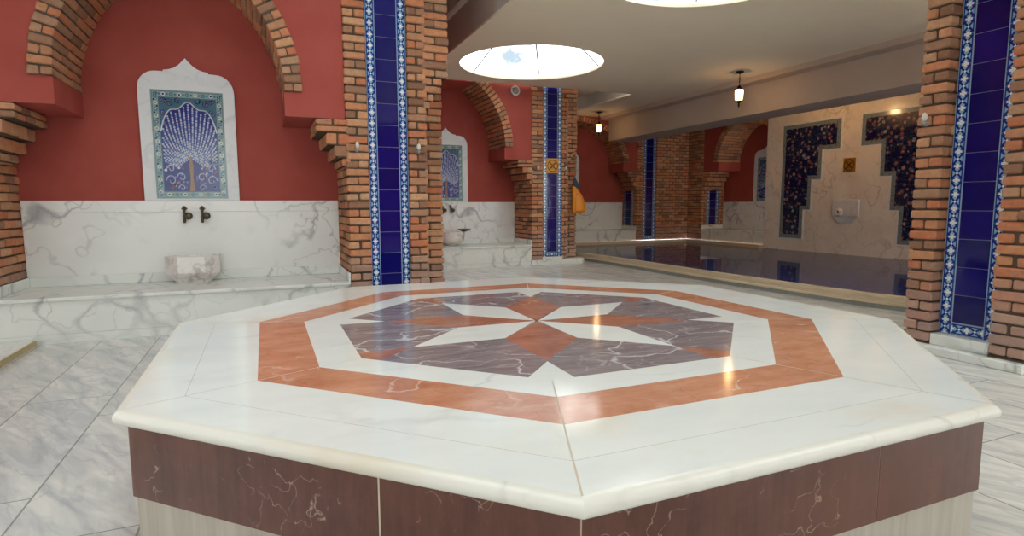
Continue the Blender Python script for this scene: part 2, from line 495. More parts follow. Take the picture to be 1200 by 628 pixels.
def brick_arch(mb, half, z0, off, thick, y0, y1, zmax=9, m0=0, sides=(1, -1)):
    """pointed two-centred arch ring, local x centred on 0"""
    R = half + off; outer = R + thick
    for sgn in sides:
        cx = -off
        amax = math.acos(max(-1, min(1, off/(R + thick*.5)))) if off > 0 else PI/2
        n = max(4, int(round(amax*(R + thick*.5)/(BC+.002))))
        segs = max(2, round((y1-y0)/.25))
        for k in range(n):
            a = amax*k/n + .0052; b = amax*(k+1)/n - .0052
            J = lambda: random.uniform(-.008, .008)
            if z0 + R*math.sin(a) > zmax: break
            rc = [R, outer] if k % 2 else [R, R + thick*.5, outer]
            for q in range(len(rc)-1):
                r0 = rc[q] + (.004 if q else 0); r1 = rc[q+1] - (.004 if q < len(rc)-2 else 0)
                yc = [y0 + (y1-y0)*(i + (.5 if (k % 2 and 0 < i < segs) else 0))/segs for i in range(segs+1)]
                for i in range(segs):
                    if q and i: continue
                    ja, jb, jr = J(), J(), J()
                    c = {}
                    for ii, rr in ((0, r0+jr*.6), (1, r1+jr*.6)):
                        for jj, yy in ((0, yc[i] + (.003 if i else jr)), (1, yc[i+1] - .003)):
                            for kk, an in ((0, a), (1, b)):
                                c[(ii,jj,kk)] = (sgn*(cx + rr*math.cos(an)), yy, z0 + rr*math.sin(an))
                    mb.hexa(c, m0, .008, random.uniform(.02, 1), .004)
        # mortar bed behind the voussoirs
        N = 24
        ring = [(R+.012, y0+.012), (outer-.012, y0+.012), (outer-.012, y1), (R+.012, y1)]
        prev = None
        for k in range(N+1):
            an = amax*k/N
            if z0 + R*math.sin(an) > zmax + .05: break
            cur = [mb.p((sgn*(cx + r*math.cos(an)), y, z0 + r*math.sin(an))) for r, y in ring]
            if prev:
                for i in range(4): mb.face([prev[i], prev[(i+1)%4], cur[(i+1)%4], cur[i]], 1)
            prev = cur

# ------------------------------------------------------------------ tiled strip
def tile_strip(T, xa, y, za, zb, parent, width=.37, bottom=True, name='tile_strip', depth=.02):
    """vertical strip of cobalt tiles between lattice borders; local x from xa, front face at y"""
    bw = (width - .2)/2 - .003
    mb = MB(T)
    mb.box(xa, xa+width, y+.004, y+depth, za, zb, 2)
    c0 = xa + bw + .003
    z = za + (bw + .004 if bottom else 0)
    while z < zb - .02:
        z1 = min(z + .2, zb)
        mb.box(c0+.001, c0+.199, y, y+.012, z+.0015, z1-.0015, 0, .0012, random.uniform(.05, 1))
        z = z1
    for x0, x1 in ((xa, xa+bw), (xa+width-bw, xa+width)):
        z = za
        while z < zb - .01:
            z1 = min(z + .1, zb)
            f = (z1 - z)/.1
            mb.poly([(x0,y,z+.0006), (x1,y,z+.0006), (x1,y,z1-.0006), (x0,y,z1-.0006)], 1, [(.001,.001), (.999,.001), (.999,.999*f), (.001,.999*f)])
            z = z1
    if bottom:
        n = 2
        for i in range(n):
            a = c0 + .2*i/n; b = c0 + .2*(i+1)/n
            mb.poly([(a,y,za), (b,y,za), (b,y,za+bw), (a,y,za+bw)], 1, [(.001,.001), (.001,.999), (.999,.999), (.999,.001)])
    return mb.build(name, [M['cobalt'], M['border'], M['tilegrout']], parent, recalc=False)

# ------------------------------------------------------------------ tree-of-life tile panel and its ogee frame
def disc(mb, x, z, r, y, m, n=8, sx=1., rot=0.):
    pts = []
    for i in range(n):
        a = 2*PI*i/n
        px, pz = r*sx*math.cos(a), r*math.sin(a)
        pts.append((x + px*math.cos(rot) - pz*math.sin(rot), y, z + px*math.sin(rot) + pz*math.cos(rot)))
    mb.poly(pts, m)
def ribbon(mb, pts, w, y, m):
    for (a, b) in zip(pts, pts[1:]):
        d = Vector((b[0]-a[0], b[1]-a[1])); 
        if d.length < 1e-6: continue
        d.normalize(); nx, nz = -d.y*w/2, d.x*w/2
        ex, ez = d.x*w*.25, d.y*w*.25
        mb.poly([(a[0]+nx-ex,y,a[1]+nz-ez), (a[0]-nx-ex,y,a[1]-nz-ez), (b[0]-nx+ex,y,b[1]-nz+ez), (b[0]+nx+ex,y,b[1]+nz+ez)], m)
PM = ['p_deep', 'p_pale', 'p_green', 'p_teal', 'p_blue', 'p_trunk', 'p_violet', 'p_white', 'p_sky', 'p_rose']
def arch_z(x, w=.235):     # underside of the painted arch
    t = min(1, abs(x)/w)
    return .60 + .28*math.sqrt(max(0, 1 - t**1.7)) + .02*math.cos(t*9)
def wall_panel(T, zb, yw, label, loc, group='ogee framed tile panels'):
    root = thing('tiled_wall_panel', label, 'tile panel', loc, group)
    fr = MB(T); out = [(-.4,0), (.4,0), (.4,1.02)]
    for i in range(1, 9):
        a = PI/2*i/8; out.append((.25 + .15*math.cos(a), 1.02 + .165*math.sin(a)))
    out += [(.185,1.187), (.185,1.20), (.14,1.207), (.095,1.225), (.058,1.252), (.025,1.288), (0,1.318)]
    out += [(-x, z) for x, z in out[-2:1:-1]] 
    # ring of the frame: outer outline, panel opening cut out
    y0 = yw - .035
    pan = [(-.302,.018), (.302,.018), (.302,1.02), (-.302,1.02)]
    A = [(x, y0, zb+z) for x, z in out]
    top = [q for q in out if q[1] >= 1.02]
    fr.prism([(-.4,y0,zb), (.4,y0,zb), (.4,y0,zb+.018), (-.4,y0,zb+.018)], (0,.035,0))
    fr.prism([(-.4,y0,zb+.018), (-.302,y0,zb+.018), (-.302,y0,zb+1.02), (-.4,y0,zb+1.02)], (0,.035,0))
    fr.prism([(.302,y0,zb+.018), (.4,y0,zb+.018), (.4,y0,zb+1.02), (.302,y0,zb+1.02)], (0,.035,0))
    fr.prism([(x, y0, zb+z) for x, z in top], (0,.035,0))
    fr.build('marble_frame', M['marble_frame'], root)
    mb = MB(T); y = yw - .028; e = .0007
    Z = lambda z: zb + .018 + z
    mb.prism([(-.302,y,Z(0)), (.302,y,Z(0)), (.302,y,Z(1.002)), (-.302,y,Z(1.002))], (0,.02,0), 2)
    # border flowers
    def rect(x0, x1, z0, z1, lvl, m): mb.poly([(x0,y-e*lvl,Z(z0)), (x1,y-e*lvl,Z(z0)), (x1,y-e*lvl,Z(z1)), (x0,y-e*lvl,Z(z1))], m)
    rect(-.292, .292, .01, .992, 1, 3); rect(-.288, .288, .014, .988, 2, 2)
    for sx in (-1, 1):
        for i in range(16):
            zc = .06 + i*.0587
            disc(mb, sx*.264, Z(zc), .017, y-e*3, (7, 3)[i % 2], 10)
            disc(mb, sx*.264, Z(zc), .010, y-e*4, (3, 8)[i % 2], 8)
            disc(mb, sx*.264, Z(zc), .004, y-e*5, 7, 6)
            disc(mb, sx*.264 + .012*(1 if i % 2 else -1), Z(zc+.029), .009, y-e*3, 0, 6)
    for zz in (.038, .964):
        for i in range(9):
            xc = -.264 + i*.066
            disc(mb, xc, Z(zz), .017, y-e*3, (3, 7)[i % 2], 10); disc(mb, xc, Z(zz), .010, y-e*4, (8, 4)[i % 2], 8)
            if i < 8: disc(mb, xc+.033, Z(zz), .009, y-e*3, 3, 6)
    rect(-.240, .240, .062, .938, 3, 3); rect(-.236, .236, .066, .934, 4, 3)
    # painted arch field
    xs = [-.232 + .464*i/40 for i in range(41)]
    mb.poly([(x, y-e*5, Z(arch_z(x)-.0)) for x in xs[::-1]] + [(-.232, y-e*5, Z(.07)), (.232, y-e*5, Z(.07))], 4)
    ribbon(mb, [(x, Z(arch_z(x))) for x in xs], .011, y-e*9, 1)
    # arabesques in the two upper corners
    for s_ in (-1, 1):
        for cx, cz, r0, t0, t1 in ((.155,.885,.032,0,5.2), (.205,.80,.026,2,7.4), (.085,.915,.022,3.4,7.2), (.212,.70,.02,1,6), (.20,.905,.018,0,5)):
            pts = [(s_*(cx + r0*(1-.06*t)*math.cos(t0+(t1-t0)*t/10)), Z(cz + r0*(1-.06*t)*math.sin(t0+(t1-t0)*t/10))) for t in range(11)]
            ribbon(mb, pts, .021, y-e*7, 4); ribbon(mb, pts, .007, y-e*8, 8)
            disc(mb, s_*cx, Z(cz), .008, y-e*8, 9, 6)
    # leaves on branches fanning from the trunk
    for k in range(-13, 14):
        a = k/13*1.32
        x, z = .010*k*.5, .285 + .05*(1-abs(k)/13)
        for st in range(34):
            w = min(1, st/16)
            ang = a*(1 - .62*w)
            x += .0225*math.sin(ang); z += .0225*math.cos(ang)
            if abs(x) > .224 or z > arch_z(x) - .022: break
            if st < 1: continue
            if st*.0225*abs(math.sin(PI/13*1.0)) < .006*1.2 and k % 2: continue
            disc(mb, x, Z(z), .0108, y-e*6, 1 if (k+st) % 4 else 8, 6, .74, -ang)
            disc(mb, x, Z(z), .0038, y-e*7, 6, 5)
    for i in range(120):
        x = random.uniform(-.222, .222); z = random.uniform(.09, .36)
        if abs(x) < .035 or z > .30 + .1*abs(x)/.22: continue
        disc(mb, x, Z(z), random.uniform(.008,.015), y-e*6, random.choice((1,6,6,8,0,9)), 7, random.uniform(.5,1), random.uniform(0,3))
    for s_ in (-1, 1):
        for cx, cz, r in ((.085,.20,.04), (.17,.17,.045), (.085,.10,.03), (.17,.28,.035)):
            pts = [(s_*(cx + r*(1-.07*t)*math.cos(t*.62)), Z(cz + r*(1-.07*t)*math.sin(t*.62)*1.2)) for t in range(11)]
            ribbon(mb, pts, .012, y-e*7, 6); ribbon(mb, pts, .005, y-e*8, 1)
    mb.poly([(-.024,y-e*9,Z(.07)), (.024,y-e*9,Z(.07)), (.012,y-e*9,Z(.2)), (.017,y-e*9,Z(.30)), (.006,y-e*9,Z(.40)), (-.006,y-e*9,Z(.40)), (-.017,y-e*9,Z(.30)), (-.012,y-e*9,Z(.2))], 5)
    mb.build('tile_panel', [M[n] for n in PM], root, recalc=False)
    return root

# ------------------------------------------------------------------ bay (arched niche with bench)
def corbels(mb, side, half, y0, y1, z1, n=5, step=.05):
    """brick courses stepping out from the jamb; side -1 left jamb, +1 right jamb"""
    rows = [(z1 - BC*1.6, z1, .26), (z1 - BC*3.1, z1 - BC*1.6, .175), (z1 - BC*4.6, z1 - BC*3.1, .10), (z1 - BC*5.6, z1 - BC*4.6, .04)]
    for i, (a, b, out) in enumerate(rows):
        xs = sorted((side*half + side*.03, side*(half - out)))
        brick_block(mb, xs[0], xs[1], y0, y1, a, b-.002, i)

def tap(T, x, yw, z, label):
    w = T(x, yw, z)
    t = thing('wall_tap', label, 'tap', w, 'bronze wall taps')
    mb = MB(T)
    mb.prism([(x, yw-.008, z+.095), (x+.028, yw-.008, z+.065), (x, yw-.008, z+.035), (x-.028, yw-.008, z+.065)], (0,.012,0))
    mb.lathe([(.014,-.008), (.012,-.02)], (x, yw, z+.065), 10, 'y'); mb.build('wall_plate', M['bronze'], t)
    mb = MB(T)
    mb.lathe([(.009,.005), (.009,-.045), (.012,-.06)], (x, yw, z+.02), 10, 'y')
    mb.lathe([(.008,-.072), (.013,-.066), (.013,-.02), (.016,-.01), (.012,0), (.012,.05), (.017,.056), (.008,.075)], (x, yw-.05, z), 12, 'z')
    mb.build('spout', M['bronze'], t)
    mb = MB(T)
    mb.tube([(x, yw-.05, z-.005), (x+.03, yw-.052, z-.005)], .006); mb.lathe([(.008,.014), (.026,.01), (.036,0), (.034,-.012), (.02,-.022), (.002,-.025)], (x+.036, yw-.05, z-.005), 16, 'y')
    mb.build('handle', M['bronze'], t)
    return t

def bay(T, half, depth, ztop, names, blk=.51, ahalf=None, off=.47, acx=0, struct_name='wall_left', taps=True, basin='block', upright=True, strips=False, zseat=.37, zlow=0, archmax=9, panel_x=0., zs=1.):
    A = half - blk if ahalf is None else ahalf
    yw = depth
    # --- structure: back wall with marble dado, red spandrel with the impost blocks
    mb = MB(T)
    mb.box(-half-.3, half+.3, yw, yw+.12, 0, ztop, 0)
    R = A + off + .04
    prof = [(half, 1.868), (half, ztop), (-half, ztop), (-half, 1.868), (acx-A, 1.868), (acx-A, 2.075)]
    amax = math.acos(off/R) if off > 0 else PI/2
    L = [(acx + off - R*math.cos(a*amax/16), 2.075 + zs*R*math.sin(a*amax/16)) for a in range(17)]
    L = [q for q in L if q[1] < ztop - .03]
    prof += L + [(2*acx - x, z) for x, z in L[::-1] if abs(x - acx) > .004] + [(acx+A, 2.075), (acx+A, 1.868)]
    mb.prism([(x, .012, z) for x, z in prof], (0, yw - .013, 0))
    struct(mb, struct_name, M['red'], names['wall'])
    mb = MB(T)
    mb.box(-half, half, yw-.02, yw-.0005, zseat, 1.027, 0, .002)
    mb.box(-half, half, yw-.024, yw-.0005, 1.030, 1.136, 0, .003)
    mb.box(-half, half, yw-.017, yw-.0005, 1.0272, 1.0298, 0)
    d = mb.build('marble_dado', M['marble']); d['label'] = names['dado']; d['category'] = 'wall panelling'; d['group'] = 'marble dados'
    # --- arch ring
    t = thing('brick_arch', names['arch'], 'arch', T(acx, 0, 2.075), 'brick arches')
    for sides in (((1, -1),) if archmax > 8 else ((1,), (-1,))):
        mb = MB(lambda x, y, z: T(x+acx, y, 2.077 + zs*(z-2.077))); brick_arch(mb, A, 2.077, off, .155, -.012, yw - .002, archmax, 0, sides)
        mb.build('brick_ring' if archmax > 8 else 'half_ring', [M['brick'], M['mortar']], t)
    # --- bench
    t = thing('marble_bench', names['bench'], 'bench', T(0, 0, zlow), 'marble benches under the arches')
    mb = MB(T); mb.box(-half, half, -.022, yw-.022, zseat-.03, zseat, 0, .006); mb.build('seat', M['marble_bench'], t)
    mb = MB(T); mb.box(-half, half, 0, .03, zlow+.075, zseat-.031, 0, .002)
    mb.box(-half, half, -.004, .03, zlow, zlow+.074, 0, .002)
    mb.box(-half+.001, half-.001, .03, yw-.03, zlow, zseat-.031, 0); mb.build('front_panel', M['marble_bench'], t)
    mb = MB(T)
    mb.box(-half+.02, half-.02, yw-.045, yw-.021, zseat+.0005, zseat+.088, 0, .004)
    mb.box(-half, -half+.02, -.018, yw-.021, zseat+.0005, zseat+.088, 0, .004); mb.box(half-.02, half, -.018, yw-.021, zseat+.0005, zseat+.088, 0, .004)
    mb.build('upstand', M['marble_bench'], t)
    # --- panel
    wall_panel(lambda x, y, z: T(x+panel_x, y, z), 1.137, yw, names['panel'], T(panel_x, yw, 1.137))
    if taps:
        tap(T, panel_x-.083, yw-.02, .995, names['tapL']); tap(T, panel_x+.068, yw-.02, .995, names['tapR'])
    if basin == 'block':
        b = thing('marble_basin', names['basin'], 'basin', T(panel_x-.02, yw-.2, zseat), 'wall basins')
        mb = MB(T); cx = panel_x-.02
        def rng(hw, d, c, z, back=yw-.046): return [(cx-hw, back, z), (cx+hw, back, z), (cx+hw, back-d+c, z), (cx+hw-c, back-d, z), (cx-hw+c, back-d, z), (cx-hw, back-d+c, z)]
        prof = [rng(.145,.21,.03,zseat+.001), rng(.15,.215,.03,zseat+.02), rng(.222,.29,.10,zseat+.085), rng(.225,.30,.115,zseat+.10), rng(.225,.30,.115,zseat+.25), rng(.195,.265,.10,zseat+.25), rng(.15,.20,.07,zseat+.12)]
        # inner rings keep clear of the back edge
        prof[5] = [(x, y-.03 if y > yw-.06 else y, z) for x, y, z in prof[5]]; prof[6] = [(x, y-.05 if y > yw-.06 else y, z) for x, y, z in prof[6]]
        ids = [[mb.p(q) for q in ring] for ring in prof]
        for a, c in zip(ids, ids[1:]):
            for i in range(6): mb.face([a[i], a[(i+1)%6], c[(i+1)%6], c[i]])
        mb.face(ids[0][::-1]); mb.face(ids[-1])
        mb.build('bowl', M['basin'], b)
    elif basin == 'round':
        b = thing('marble_basin', names['basin'], 'basin', T(panel_x, yw-.2, zseat), 'wall basins')
        mb = MB(T); pr = [(.12,.001), (.13,.03), (.20,.07), (.225,.09), (.215,.105), (.235,.125), (.225,.14), (.24,.17), (.235,.2), (.245,.225), (.24,.245), (.205,.245), (.17,.19), (.05,.13)]
        mb.lathe(pr, (panel_x, yw-.047-.25, zseat), 28, 'z')
        mb.build('bowl', M['basin'], b)

idT = lambda ox, oy: (lambda x, y, z: (ox + x, oy + y, z))
# bay beside the table
bay(idT(-.62, 5.57), 1.336, .804, 4.5, dict(
    wall='red plastered wall and arch spandrel of the left bay', dado='white veined marble dado of the left bay above its bench',
    arch='large brick arch at top left above the biggest tile panel', bench='long white marble bench under the left arch behind the octagonal table',
    panel='ogee framed blue tree tile panel on the red wall at far left, the biggest one seen',
    tapL='left bronze tap of the pair above the squared marble basin', tapR='right bronze tap of the pair above the squared marble basin',
    basin='squared white marble basin with cut corners on the left bench'), struct_name='wall_left')
# second bay
bay(idT(3.04, 9.40), 1.336, .80, 3.2, dict(
    wall='red plastered wall and arch spandrel of the middle bay', dado='white marble dado of the middle bay between the two tall brick columns',
    arch='brick arch under the skylight in the middle bay', bench='white marble bench between the two brick columns with strips of blue tiles',
    panel='ogee framed blue tile panel half hidden by the left brick column',
    tapL='bronze tap nearest the left brick column in the middle bay', tapR='bronze tap right of its twin in the middle bay above the round basin',
    basin='round ridged marble basin on the bench of the middle bay'), struct_name='wall_middle', basin='round', archmax=3.10)
# pool end bay (faces the hall)
bay(idT(6.74, 12.0), 1.68, .62, 3.129, dict(
    wall='dark red wall and spandrel at the far end of the pool', dado='shadowed marble dado at the far end of the pool',
    arch='shadowed brick arch behind the far hanging lantern', bench='shadowed marble bench at the far end of the pool under the far lantern',
    panel='ogee framed panel in shadow just behind the orange float'),
    struct_name='wall_far', ahalf=1.29, off=0, zs=.715, taps=False, basin=None, zseat=.465, zlow=.2)
# pool side bay (runs along y)
T4 = lambda x, y, z: (10.0 + y, 10.1 - x, z)
bay(T4, 1.38, .70, 3.245, dict(
    wall='dark red wall and spandrel beside the marble fountain wall', dado='shadowed marble dado left of the marble fountain wall',
    arch='shadowed brick arch left of the marble fountain wall', bench='shadowed marble bench left of the marble fountain wall',
    panel='ogee framed grey blue panel in shadow left of the marble fountain wall'),
    struct_name='wall_right', off=0, taps=False, basin=None, zseat=.48, zlow=.2)

# ------------------------------------------------------------------ brick columns with tiled strips
CG = 'brick columns with tiled strips'
def knob(P, nrm, label):
    """small white egg-shaped fitting on a metal stub"""
    t = thing('wall_light_fitting', label, 'wall fitting', P, 'small white fittings on the brick columns')
    f = (lambda x, y, z: (P[0]+x, P[1]+y, P[2]+z)) if nrm == 'y' else (lambda x, y, z: (P[0]+y, P[1]-x, P[2]+z))
    mb = MB(f); mb.lathe([(.018,.004), (.018,-.012), (.009,-.018), (.009,-.03)], (0,0,-.028), 10, 'y')
    mb.lathe([(.012,-.03), (.015,-.02), (.013,-.002)], (0,-.03,-.006), 10, 'z'); mb.build('bracket', M['greyplastic'], t)
    mb = MB(f); mb.lathe([(.010,-.01), (.017,.004), (.020,.02), (.016,.038), (.007,.05), (.001,.053)], (0,-.03,-.002), 12, 'z'); mb.build('cover', M['whiteplastic'], t)

# column between left and middle bay: x .716..1.472, strip .92..1.29
c1 = thing('brick_column', 'brick column with blue tile strip just right of the left arch', 'column', (1.1,5.57,0), CG)
mb = MB()
brick_block(mb, .717, .918, 5.56, 6.40, .0, 4.5, 0)
brick_block(mb, 1.295, 1.472, 5.56, 6.10, .0, 4.5, 1, .19)
mb.box(.90, 1.31, 5.60, 6.35, .0, 4.5, 1)
brick_block(mb, 1.474, 1.775, 6.08, 6.5, .0, 4.5, 0)
for i, (x1, z0) in enumerate(((1.492,2.0), (1.535,2.076), (1.578,2.151), (1.62,2.227))):
    brick_block(mb, 1.44, x1+.02, 5.56, 6.09, z0, z0+BC-.003, i)
brick_block(mb, 1.44, 1.70, 5.56, 6.09, 2.303, 4.5, 1)
corb = MB(idT(-.62, 5.57)); corbels(corb, 1, 1.336, -.008, .72, 1.866)
c1b = mb.build('shaft', [M['brick'], M['mortar']], c1)
corb.build('corbel', [M['brick'], M['mortar']], c1)
tile_strip(idT(0, 0), .92, 5.585, .145, 4.2, c1)
mb = MB(); mb.box(.90, 1.31, 5.55, 5.605, 0, .143, 0, .004); mb.box(.80, 1.46, 5.515, 5.555, 0, .05, 0, .004); mb.build('plinth', M['marble_bench'], c1)
knob((.505+.02, 5.562, 1.615) if False else (.81, 5.558, 1.615), 'y', 'white fitting left of the tile strip on the left brick column')
knob((1.383, 5.558, 1.618), 'y', 'white fitting right of the tile strip on the left brick column')

# left-hand column at the picture's edge
c0 = thing('brick_column', 'brick column cut off by the left edge of the picture', 'column', (-2.2,5.57,0), CG)
mb = MB(); brick_block(mb, -2.72, -1.957, 5.56, 6.40, 0, 4.5, 1); mb.build('shaft', [M['brick'], M['mortar']], c0)
mb = MB(idT(-.62, 5.57)); corbels(mb, -1, 1.336, -.008, .72, 1.866); mb.build('corbel', [M['brick'], M['mortar']], c0)

# column between the middle bay and the pool
c2 = thing('brick_column', 'brick column with tile strip carrying the yellow sign', 'column', (4.75,9.4,0), CG)
mb = MB()
brick_block(mb, 4.376, 4.60, 9.39, 10.22, .10, 3.20, 0)
brick_block(mb, 4.97, 5.10, 9.39, 10.0, .10, 3.20, 1, .15)
mb.box(4.58, 4.99, 9.425, 10.2, 0, 3.20, 1)
brick_block(mb, 5.10, 5.40, 9.62, 10.2, .10, 3.20, 0)
for i, (x1, z0) in enumerate(((5.13,1.86), (5.17,1.94), (5.21,2.02), (5.25,2.10))):
    brick_block(mb, 5.07, x1+.03, 9.39, 9.61, z0, z0+BC-.003, i)
brick_block(mb, 5.07, 5.28, 9.39, 9.61, 2.18, 3.20, 1)
mb.build('shaft', [M['brick'], M['mortar']], c2)
mb = MB(idT(3.04, 9.40)); corbels(mb, 1, 1.336, -.008, .72, 1.866); mb.build('corbel', [M['brick'], M['mortar']], c2)
tile_strip(idT(0, 0), 4.60, 9.41, .145, 3.2, c2)
mb = MB(); mb.box(4.36, 5.42, 9.345, 9.415, 0, .098, 0, .004); mb.box(4.585, 4.985, 9.375, 9.43, .0985, .144, 0, .004); mb.box(5.10, 5.45, 9.43, 9.60, 0, .098, 0, .004)
mb.build('plinth', M['marble_bench'], c2)
knob((4.482, 9.388, 1.72), 'y', 'white fitting left of the tile strip on the column with the yellow sign')
knob((5.04, 9.388, 1.72), 'y', 'white fitting right of the tile strip on the column with the yellow sign')

# near right column (faces the table, -x)
cr = thing('brick_column', 'near brick column with blue tile strip at right edge', 'column', (4.6,2.45,0), CG)
TR = lambda x, y, z: (4.42 + y, 2.45 - x, z)      # local x to the right of the viewer
mb = MB(TR)
brick_block(mb, -.372, -.188, 0, .62, .075, 3.125, 0, .19)
brick_block(mb, .19, .40, 0, .62, .075, 3.125, 1)
mb.box(-.20, .205, .13, .60, 0, 3.125, 1); mb.box(-.368, -.19, .006, .614, 0, .074, 1); mb.box(.192, .396, .006, .614, 0, .074, 1)
mb.build('shaft', [M['brick'], M['mortar']], cr)
tile_strip(TR, -.185, .11, .146, 3.12, cr)
mb = MB(TR); mb.box(-.387, .415, .013, .635, 0, .062, 0, .006); mb.box(-.187, .188, .015, .125, .063, .143, 0, .004); mb.box(-.40, .42, -.055, .013, 0, .062, 0, .006); mb.build('plinth', M['marble_bench'], cr)
knob((4.418, 2.755, 1.68), 'x', 'white fitting on the near right brick column')

# pool corner column
c4 = thing('brick_column', 'dark brick column with tile strip in the far corner of the pool hall', 'column', (8.9,12.0,.2), CG)
mb = MB()
brick_block(mb, 8.422, 8.61, 11.99, 12.66, .2, 3.245, 0); brick_block(mb, 9.0, 9.99, 11.99, 12.4, .2, 3.245, 1)
mb.box(8.60, 9.01, 12.04, 12.6, .2, 3.245, 1); brick_block(mb, 9.99, 10.72, 11.482, 12.1, .2, 3.245, 0)
mb.build('shaft', [M['brick'], M['mortar']], c4)
mb = MB(idT(6.74, 12.0)); corbels(mb, 1, 1.68, -.008, .5, 1.866); mb.build('corbel', [M['brick'], M['mortar']], c4)
mb = MB(T4); corbels(mb, -1, 1.38, -.008, .6, 1.866); mb.build('corbel', [M['brick'], M['mortar']], c4)
tile_strip(idT(0, 0), 8.62, 12.015, .22, 3.1, c4)
tile_strip(lambda x, y, z: (8.42 + y, 12.62 - x, z), .1, -.012, .56, 1.42, c4, bottom=False)
tile_strip(lambda x, y, z: (x, 11.48 + y, z), 10.14, -.012, .58, 1.42, c4, bottom=False)

# ------------------------------------------------------------------ octagonal table
TC = (1.173, 2.463); ZT = .535
root = thing('octagonal_platform', 'octagonal marble slab with inlaid star on a brown base, filling the foreground', 'marble platform', (TC[0], TC[1], 0))
def op(R, k, z): 
    a = math.radians(-22.5 + 45*k); return (TC[0] + R*math.sin(a), TC[1] - R*math.cos(a), z)
def pp(R, deg, z):
    a = math.radians(-22.5 + deg); return (TC[0] + R*math.sin(a), TC[1] - R*math.cos(a), z)
mb = MB(); mb.prism([op(1.662, k, 0) for k in range(8)], (0,0,.2825)); mb.build('plinth', M['base'], root)
# brown facing slabs: panels with pale joints
mb = MB()
mb.prism([op(1.6705, k, .2828) for k in range(8)], (0,0,.2115), 1)
for k in range(8):
    a = Vector(op(1.672, k, 0)); b = Vector(op(1.672, k+1, 0)); d = (b - a); L = d.length; d /= L
    nrm = Vector((d.y, -d.x, 0))
    cuts = {7: [0,.637,1], 0: [0,.667,1]}.get(k, [0,.5,1])
    for i in range(len(cuts)-1):
        g = .0022 if k == 7 else .0006
        p0 = a + d*(cuts[i]*L + g); p1 = a + d*(cuts[i+1]*L - g)
        q = {}
        for ii, P in ((0,p0),(1,p1)):
            for jj, s_ in ((0,0),(1,1)):
                for kk, z in ((0,.2835),(1,.4945)):
                    Q = P - nrm*.03*s_ + d*(.012*s_*(1 if ii == 0 else -1)); q[(ii,jj,kk)] = (Q.x, Q.y, z)
        mb.hexa(q, 0, .001)
mb.build('facing_band', [M['brown'], M['grout']], root)
# top slab: white fields around the inlays, bullnose edge
mb = MB()
prof = [(1.665, .4955), (1.686, .4955)] + [(1.686 + .021*math.cos(a), .5145 + .0195*math.sin(a)) for a in [-PI/2 + PI*q/16 for q in range(1, 16)]] + [(1.684, ZT-.0005), (1.676, ZT)]
rings = [[mb.p(op(R, k, z)) for k in range(8)] for R, z in prof]
for a, b in zip(rings, rings[1:]):
    for k in range(8): mb.face([a[k], a[(k+1)%8], b[(k+1)%8], b[k]], 1)
mb.face(rings[0][::-1], 1)
def field(R0, R1, m, z=ZT, g=.0012):
    for k in range(8):
        a0, a1 = op(R1, k, z), op(R1, k+1, z); b0, b1 = op(R0, k, z), op(R0, k+1, z)
        mb.poly([a0, a1, b1, b0], m)
field(1.527, 1.676, 0); field(1.526, 1.527, 2); field(1.318, 1.526, 0); field(.946, 1.108, 0)
mb.build('top_slab', [M['table_white'], M['nosing'], M['grey']], root, recalc=True)
mb = MB()
for k in range(8): mb.prism([op(1.318, k, ZT-.02), op(1.318, k+1, ZT-.02), op(1.108, k+1, ZT-.02), op(1.108, k, ZT-.02)], (0,0,.0201))
mb.build('border_inlay', M['rosso'], root)
mb = MB()
zi = ZT - .02
for k in range(8):
    rs, rt, re = .392, .722, .91
    th = k*45
    e0, e1 = pp(re, th-4.6, zi), pp(re, th+4.6, zi)
    # put edge points exactly on the octagon sides
    def onside(kk, ang):
        ap = .946*math.cos(PI/8); da = math.radians(ang - (kk*45 + 22.5)); return pp(ap/math.cos(da), ang, zi)
    e0 = onside(k-1, th-4.6); e1 = onside(k, th+4.6)
    kite = [pp(.012, th, zi), pp(rs, th+22.5, zi), pp(rt, th, zi), pp(rs, th-22.5, zi)]
    mb.prism(kite, (0,0,.0201), 0 if k % 2 == 0 else 1)
    mb.prism([pp(rt+.002, th, zi), e1, pp(.946, th, zi), e0], (0,0,.0201), 1 if k % 2 == 0 else 0)
    e2 = onside(k, th+45-4.6)
    mb.prism([pp(rs+.001, th+22.5, zi), pp(rt, th, zi), e1, e2, pp(rt, th+45, zi)], (0,0,.0201), 2)
mb.build('star_inlay', [M['rosso_star'], M['table_white'], M['grey']], root)
# pale seam from the star to the near corner and the other corners
for k in range(8):
    mb = MB(); a = math.radians(-22.5 + 45*k); w = .0022 if k == 0 else .0012
    px, py = math.cos(a)*w, math.sin(a)*w
    p0, p1 = op(.95, k, ZT+.0004), op(1.678, k, ZT+.0004)
    mb.prism([(p0[0]-px,p0[1]-py,p0[2]), (p0[0]+px,p0[1]+py,p0[2]), (p1[0]+px,p1[1]+py,p1[2]), (p1[0]-px,p1[1]-py,p1[2])], (0,0,.0003))
    mb.build('joint_line', M['grout'], root)

